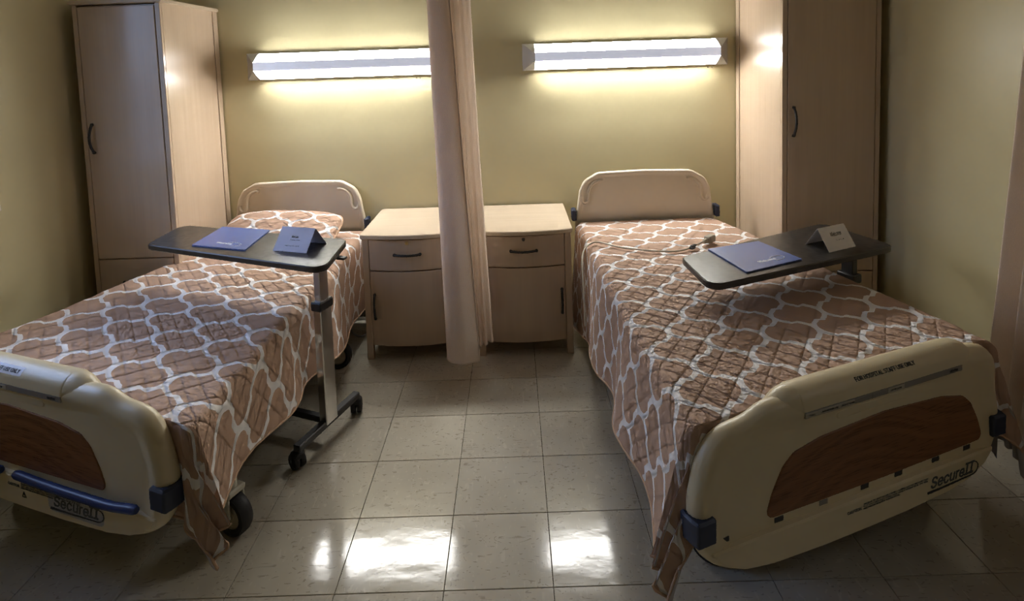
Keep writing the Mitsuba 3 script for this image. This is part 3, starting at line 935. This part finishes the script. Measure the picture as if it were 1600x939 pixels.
gl_ = bed('left')
gr_ = bed('right')
quilt('left', gl_, 'tan quilt with white trellis print on the bed with the pillow',
      (([0, 1.0], [0.25, 0.27]), ([0, 0.15, 0.35, 0.6, 0.85, 1.0], [0.19, 0.17, 0.18, 0.25, 0.31, 0.31]), ([0, 25, 50, 70, 90], [0.14, 0.36, 0.36, 0.22, 0.0])))
quilt('right', gr_, 'tan quilt with white trellis print on the bed with the call cord',
      (([0, 0.15, 0.35, 0.6, 0.85, 1.0], [0.05, 0.08, 0.19, 0.25, 0.28, 0.28]), ([0, 1.0], [0.26, 0.27]), ([0, 25, 50, 70, 90], [0.19, 0.26, 0.26, 0.14, 0.0])))


# ------------------------------------------------------------------ pillow on the left bed
def pillow():
    t = thing('pillow', 'plump quilted pillow with tan and white trellis cover at the bed head', 'pillow')
    n = 90
    s = np.linspace(-1, 1, n)
    U, V = np.meshgrid(s, s)
    hx, hy, hz = 0.345, 0.17, 0.085
    edge = np.clip((1 - np.abs(U) ** 2.6) * (1 - np.abs(V) ** 2.6), 0, 1) ** 0.42
    pin = 1 - 0.05 * (np.abs(U) ** 2) * (1 - V ** 2) - 0.0
    x = U * hx * (1 - 0.10 * V ** 4)
    y = V * hy * (1 - 0.05 * (1 - U ** 2)) * (1 - 0.16 * U ** 4)
    bump_ = meshkit.fbm(np.stack([U * 2.5, V * 2.5, 0 * U], -1), 3, seed=2) - 0.5
    top = hz * edge * (1 + 0.25 * bump_ - 0.22 * U)
    bot = -0.25 * hz * edge
    uv = np.stack([x, y], -1).reshape(-1, 2)
    F = []
    for i in range(n - 1):
        a = np.arange(n - 1) + i * n
        F += [np.stack([a, a + 1, a + n + 1], 1), np.stack([a, a + n + 1, a + n], 1)]
    F = np.vstack(F)
    tilt = trimesh.transformations.rotation_matrix(math.radians(20), [1, 0, 0])
    R = trimesh.transformations.rotation_matrix(math.radians(-3), [0, 0, 1]) @ tilt
    R[:3, 3] = (-1.395, 3.255, 0.672)
    mt = trimesh.Trimesh(np.stack([x, y, top], -1).reshape(-1, 3), F, process=False)
    mb = trimesh.Trimesh(np.stack([x, y, bot], -1).reshape(-1, 3), F[:, ::-1], process=False)
    add(t + '__cover', put(mt, R), 'quilt_print_pillow', smooth=True, uv=uv)
    add(t + '__underside', put(mb, R), 'sticker_white', smooth=True)
    ring = np.vstack([np.stack([x, y, 0 * x], -1)[0], np.stack([x, y, 0 * x], -1)[:, -1][1:], np.stack([x, y, 0 * x], -1)[-1][::-1][1:], np.stack([x, y, 0 * x], -1)[::-1, 0][1:]])
    add(t + '__piping', put(tube(ring[::2], 0.006, 8), R), 'quilt_binding', smooth=True)


pillow()


# ------------------------------------------------------------------ overbed tables
ZL, ZR = 0.85, 0.80


def overbed_table(corners, z, post, label, under):
    """corners: the top's left-front, left-back, right-back and right-front; post: its foot on the floor; under: the way the base reaches below the bed."""
    t = thing('overbed_table', label, 'overbed table', None)
    c = np.array(corners, float)
    add(t + '__tabletop', extrude_z(round_poly(c, 0.045, 8), z - 0.026, z, 0.004), 'table_top', smooth=40)
    x, y = post
    ex = np.array(under, float)
    ex /= np.linalg.norm(ex)
    ey = np.array([-ex[1], ex[0]])
    if ey[1] < 0:
        ey = -ey
    M = frame([x, y, 0], ex, ey)
    k = add(t + '__column', put(box(-0.021, 0.021, -0.036, 0.036, 0.085, 0.60, 0.004), M), 'chrome', smooth=False)
    part_label(k, 'chrome column')
    add(t + '__inner_column', put(box(-0.016, 0.016, -0.028, 0.028, 0.60, z - 0.03, 0.003), M), 'chrome' if z == ZL else 'collar_black')
    add(t + '__collar', put(box(-0.027, 0.027, -0.043, 0.043, 0.595, 0.635, 0.005), M), 'collar_black')
    add(t + '__top_support', put(box(-0.04, 0.42, -0.05, 0.05, z - 0.048, z - 0.026, 0.004), M), 'black_plastic_and_slot_shade')
    add(t + '__release_lever', put(cat(box(-0.058, -0.036, 0.02, 0.06, z - 0.048, z - 0.030, 0.004), box(-0.105, -0.05, 0.024, 0.056, z - 0.043, z - 0.033, 0.004)), M), 'black_plastic_and_slot_shade')
    add(t + '__foot_bar', put(box(-0.018, 0.018, -0.20, 0.20, 0.074, 0.104, 0.004), M), 'black_plastic_and_slot_shade')
    add(t + '__cross_bar', put(box(0.0, 0.62, -0.016, 0.016, 0.074, 0.102, 0.004), M), 'black_plastic_and_slot_shade')
    add(t + '__foot_bar', put(box(0.60, 0.636, -0.20, 0.20, 0.074, 0.104, 0.004), M), 'black_plastic_and_slot_shade')
    for u in (0.0, 0.618):
        for v in (-0.19, 0.19):
            q = t + '__castor'
            h_, ty_ = wheel(0.033, 0.022)
            a = math.radians(20 + 40 * (v > 0))
            R0 = trimesh.transformations.rotation_matrix(a, [0, 0, 1])
            parts = []
            for s_ in (-0.014, 0.014):
                w_ = cat(h_, ty_)
                w_.apply_translation((0.012, s_, 0.0))
                parts.append(w_)
            parts.append(box(-0.016, 0.032, -0.0255, 0.0255, 0.006, 0.042, 0.010))
            parts.append(cyl((0, 0, 0.02), (0, 0, 0.05), 0.009, 12))
            m_ = cat(*parts)
            m_.apply_transform(R0)
            m_.apply_translation((u, v, 0.033))
            add(q, put(m_, M), 'tyre', smooth=40)
    return t


overbed_table([(-1.703, 2.511), (-1.722, 2.829), (-0.769, 2.490), (-0.755, 2.124)], ZL, (-0.850, 2.345),
              'black-topped overbed table with chrome column standing over the bed with the pillow', (-0.93, 0.36))
overbed_table([(0.681, 2.266), (1.500, 2.670), (1.613, 2.315), (0.696, 1.959)], ZR, (1.500, 2.455),
              'black-topped overbed table standing over the bed with the call cord', (-0.92, -0.38))


def plate_quad(c, z0, z1):
    c = np.array(c, float)
    n = len(c)
    V = np.vstack([np.c_[c, np.full(n, z0)], np.c_[c, np.full(n, z1)]])
    return trimesh.convex.convex_hull(V)


def logo(c, z):
    """White lettering inside and beside an oval, along the front edge of a folder with corners left-back, left-front, right-front, right-back."""
    lb, lf, rf, rb = (np.array(q, float) for q in c)
    ex, ey = (rf - lf), (lb - lf)
    wx, wy = np.linalg.norm(ex), np.linalg.norm(ey)
    ex, ey = ex / wx, ey / wy
    t_ = meshkit.text_mesh('Welcome', 0.016, 0.0006, True)
    v = t_.vertices.copy()
    v[:, 0] = v[:, 0] / v[:, 0].max() * 0.090
    parts = [trimesh.Trimesh(v, t_.faces, process=False)]
    a = np.linspace(0.25 * np.pi, 1.9 * np.pi, 40)
    ov = np.c_[0.100 + 0.038 * np.cos(a - np.pi * 0.95), 0.008 + 0.020 * np.sin(a - np.pi * 0.95), np.full(40, 0.0004)]
    parts.append(tube(ov, 0.0011, 6))
    m = cat(*parts)
    v = m.vertices.copy()
    o = lf + ex * wx * 0.36 + ey * wy * 0.17
    m.vertices = np.c_[o[0] + ex[0] * v[:, 0] + ey[0] * v[:, 1], o[1] + ex[1] * v[:, 0] + ey[1] * v[:, 1], z + v[:, 2]]
    m.fix_normals()
    return m


def folder(c, z, label):
    t = thing('folder', label, 'folder')
    cc = np.array(c, float)
    cen = cc.mean(0)
    add(t + '__back_cover', plate_quad(cen + (cc - cen) * 1.0, z, z + 0.0018), 'folder_blue')
    add(t + '__papers', plate_quad(cen + (cc - cen) * 0.965, z + 0.0018, z + 0.0045), 'paper')
    add(t + '__front_cover', plate_quad(cen + (cc - cen) * 1.0, z + 0.0045, z + 0.0063), 'folder_blue')
    add(t + '__logo', logo(c, z + 0.0064), 'print_white')


folder([(-1.471, 2.746), (-1.4645, 2.464), (-1.1795, 2.369), (-1.198, 2.664)], ZL, 'blue folder with a small white oval logo on the table over the pillow bed')
folder([(0.819, 2.335), (0.872, 2.065), (1.144, 2.182), (1.072, 2.415)], ZR, 'blue folder with a white oval logo on the table near the right wall')


def tent_card(p0, p1, q0, z, h, m, label, lines):
    """A folded card: front foot line p0-p1, ridge above, back foot line behind; lines of print on the front."""
    t = thing('tent_card', label, 'card')
    p0, p1 = np.array([*p0, z]), np.array([*p1, z])
    back = np.array([*q0, 0.0])
    r0, r1 = p0 + back * 0.5 + np.array([0, 0, h]), p1 + back * 0.5 + np.array([0, 0, h])
    b0, b1 = p0 + back, p1 + back
    th = 0.0008

    def leaf(a, b, c, d):
        nn = np.cross(b - a, d - a)
        nn = nn / np.linalg.norm(nn) * th
        return trimesh.convex.convex_hull(np.array([a, b, c, d, a + nn, b + nn, c + nn, d + nn]))

    add(t + '__front_leaf', leaf(p0, p1, r1, r0), m)
    add(t + '__back_leaf', leaf(b0, b1, r1, r0), m)
    ex = (p1 - p0) / np.linalg.norm(p1 - p0)
    ez = (r0 - p0) / np.linalg.norm(r0 - p0)
    nn = np.cross(ex, ez)
    w = np.linalg.norm(p1 - p0)
    hh = np.linalg.norm(r0 - p0)
    ms = []
    for txt, fx, fz, hgt, wid, sl in lines:
        tm = meshkit.text_mesh(txt, hgt, 0.0004, hgt > 0.009)
        v = tm.vertices.copy()
        v[:, 0] = v[:, 0] / v[:, 0].max() * wid * w + sl * v[:, 1]
        o = p0 + ex * (fx * w - wid * w / 2) + ez * fz * hh
        tm.vertices = o + ex * v[:, :1] + ez * v[:, 1:2] + nn * (th * 1.1 + v[:, 2:3])
        tm.fix_normals()
        add(t + '__lettering', tm, 'ink')


tent_card((-1.057, 2.366), (-0.893, 2.316), (0.045, 0.125), ZL, 0.088, 'card_lilac', 'lilac folded tent card on the table over the pillow bed',
          [('Welcome', 0.5, 0.56, 0.010, 0.20, 0.1), ('to your room', 0.53, 0.46, 0.005, 0.28, 0), ('please ask our staff', 0.5, 0.22, 0.004, 0.42, 0)])
tent_card((1.297, 2.259), (1.447, 2.324), (-0.042, 0.110), ZR, 0.085, 'paper', 'white folded tent card reading Welcome on the table near the right wall',
          [('Welcome', 0.52, 0.58, 0.017, 0.42, 0.25), ('to your room', 0.58, 0.38, 0.005, 0.30, 0)])


# ------------------------------------------------------------------ curtains
def curtain(key, label, low, high, z0, z1, nu, nv, m, hem=None, extra=None):
    """Cloth between two plan curves (bottom and top)."""
    t = thing(key, label, 'curtain')
    lo, hi = smooth_path(low, nu), smooth_path(high, nu)
    V, UV = [], []
    arc = np.r_[0, np.cumsum(np.linalg.norm(np.diff(hi, axis=0), axis=1))]
    for j, s in enumerate(np.linspace(0, 1, nv)):
        k = 1 - (1 - s) ** 1.25
        p = lo * (1 - k) + hi * k
        zb = z0 if hem is None else np.interp(np.linspace(0, 1, nu), *hem)
        z = zb * (1 - s) + z1 * s
        wob = 0.010 * (meshkit.fbm(np.c_[np.arange(nu) * 0.06, np.full(nu, s * 4.0), np.zeros(nu)], 3, seed=6) - 0.5) * (1 - s * 0.6)
        V.append(np.c_[p[:, 0] + wob, p[:, 1] + wob, np.broadcast_to(z, (nu,))])
        UV.append(np.c_[arc, np.broadcast_to(z, (nu,))])
    G = np.array(V)
    F = []
    for j in range(nv - 1):
        a = np.arange(nu - 1) + j * nu
        F += [np.stack([a, a + 1, a + nu + 1], 1), np.stack([a, a + nu + 1, a + nu], 1)]
    mesh = trimesh.Trimesh(G.reshape(-1, 3), np.vstack(F), process=False)
    add(t + '__cloth', mesh, m, smooth=True, uv=np.array(UV).reshape(-1, 2))
    add(t + '__hem', tube(G[0][::2], 0.003, 6), m, smooth=True)
    return t, G


CX, CY = -0.30, 2.80
top_plan = np.array([(-0.330, 2.93), (-0.392, 2.86), (-0.404, 2.80), (-0.385, 2.755), (-0.350, 2.735), (-0.318, 2.745), (-0.300, 2.765), (-0.290, 2.745), (-0.278, 2.728), (-0.266, 2.745),
                     (-0.260, 2.768), (-0.250, 2.752), (-0.240, 2.738), (-0.230, 2.756), (-0.225, 2.778), (-0.216, 2.768), (-0.206, 2.762), (-0.202, 2.80), (-0.215, 2.88), (-0.235, 2.93)])
bot_plan = np.array([(-0.300, 2.93), (-0.362, 2.83), (-0.368, 2.76), (-0.340, 2.705), (-0.280, 2.675), (-0.230, 2.685), (-0.214, 2.72), (-0.206, 2.745), (-0.200, 2.728), (-0.193, 2.745),
                     (-0.190, 2.772), (-0.182, 2.752), (-0.175, 2.735), (-0.168, 2.755), (-0.165, 2.782), (-0.155, 2.770), (-0.145, 2.762), (-0.142, 2.81), (-0.160, 2.89), (-0.180, 2.93)])
curtain('privacy_curtain', 'peach privacy curtain bunched between the two bedside cabinets', bot_plan, top_plan, 0.15, ZC, 240, 90, 'curtain_peach',
        hem=([0, 0.20, 0.45, 0.52, 1.0], [0.17, 0.150, 0.175, 0.20, 0.205]))
yy = np.linspace(0, 1, 26)
top_r = np.c_[1.925 + 0.040 * np.cos(np.arange(26) * np.pi), 1.99 - 0.75 * yy]
bot_r = np.c_[1.905 + 0.048 * np.cos(np.arange(26) * np.pi), 2.15 - 0.80 * yy]
lo_f, hi_f = smooth_path([(-0.374, 2.775), (-0.352, 2.705), (-0.300, 2.672), (-0.245, 2.660), (-0.200, 2.672)], 60), smooth_path([(-0.413, 2.81), (-0.402, 2.748), (-0.372, 2.722), (-0.340, 2.716), (-0.318, 2.728)], 60)
rows, cuv = [], []
for s_ in np.linspace(0, 1, 90):
    q = lo_f * (1 - s_) + hi_f * s_
    q[:, 1] += 0.004 * np.sin(np.linspace(0, 9, 60) + 3 * s_) * (1 - s_)
    z_ = np.linspace(0.128, 0.155, 60) * (1 - s_) + ZC * s_
    rows.append(np.c_[q, z_])
    cuv.append(np.c_[np.linspace(0, 0.2, 60), z_])
fr_ = np.array(rows)
fq = np.vstack([np.stack([np.arange(59) + j * 60, np.arange(59) + 1 + j * 60, np.arange(59) + 61 + j * 60, np.arange(59) + 60 + j * 60], 1) for j in range(89)])
fq = np.vstack([fq[:, [0, 1, 2]], fq[:, [0, 2, 3]]])
add('privacy_curtain__front_flap', trimesh.Trimesh(fr_.reshape(-1, 3), fq, process=False), 'curtain_peach', smooth=True, uv=np.array(cuv).reshape(-1, 2))
add('privacy_curtain__front_flap__seam', tube(np.vstack([fr_[0], fr_[1:, -1]])[::2], 0.0028, 6), 'curtain_peach', smooth=True)
curtain('privacy_curtain', 'peach privacy curtain hanging along the right wall past the bed foot', bot_r, top_r, 0.12, ZC, 260, 60, 'curtain_peach')

# ------------------------------------------------------------------ small things
t = thing('call_cord', 'grey call cord with plug end lying across the bed without a pillow', 'cord')
mzr = gr_['mz']
cp = [(0.318, 2.60, 0.35), (0.322, 2.66, 0.50), (0.328, 2.74, 0.61), (0.352, 2.82, mzr - 0.006), (0.405, 2.867, mzr + 0.012), (0.50, 2.80, mzr + 0.013), (0.618, 2.735, mzr + 0.012), (0.735, 2.695, mzr + 0.012), (0.82, 2.705, mzr + 0.012), (0.90, 2.742, mzr + 0.022), (0.955, 2.78, mzr + 0.03)]
add(t + '__lead', tube(smooth_path(cp, 90), 0.0042, 8), 'cord_beige', smooth=True)
R = frame([0.955, 2.78, mzr + 0.012], (0.78, 0.62), (-0.62, 0.78))
add(t + '__plug', put(cat(box(0.0, 0.030, -0.010, 0.010, 0.004, 0.026, 0.004), box(0.026, 0.085, -0.018, 0.018, 0.0, 0.036, 0.005)), R), 'connector_grey')
add(t + '__bed_clip', put(cat(box(-0.115, -0.085, -0.010, 0.010, 0.0, 0.014, 0.003), box(-0.11, -0.07, -0.008, 0.008, 0.012, 0.020, 0.003)), R), 'black_plastic_and_slot_shade')

t = thing('power_cord', 'grey power cord on the floor behind the bed with the pillow', 'cord')
add(t, tube(smooth_path([(-1.03, 3.25, 0.10), (-0.99, 3.22, 0.05), (-0.96, 3.26, 0.009), (-0.92, 3.36, 0.009), (-0.90, 3.45, 0.03), (-0.905, 3.52, 0.22), (-0.905, 3.542, 0.30)], 50), 0.005, 8), 'cord_grey', smooth=True)

t = thing('bed_sheet', 'grey sheet corner hanging past the footboard end beside the right wall', 'bed sheet')
n1, n2 = 24, 30
S = []
for j, s in enumerate(np.linspace(0, 1, n2)):
    for i, u in enumerate(np.linspace(0, 1, n1)):
        x = 1.60 + 0.09 * u + 0.012 * math.sin(6 * u + 2 * s)
        y = 1.80 + 0.13 * u + 0.018 * math.sin(5 * u)
        z = 0.53 - (0.30 - 0.10 * u) * s - 0.02 * u
        S.append((x, y, z))
S = np.array(S)
F = []
for j in range(n2 - 1):
    a = np.arange(n1 - 1) + j * n1
    F += [np.stack([a, a + 1, a + n1 + 1], 1), np.stack([a, a + n1 + 1, a + n1], 1)]
add(t, trimesh.Trimesh(S, np.vstack(F), process=False), 'sheet_grey', smooth=True)
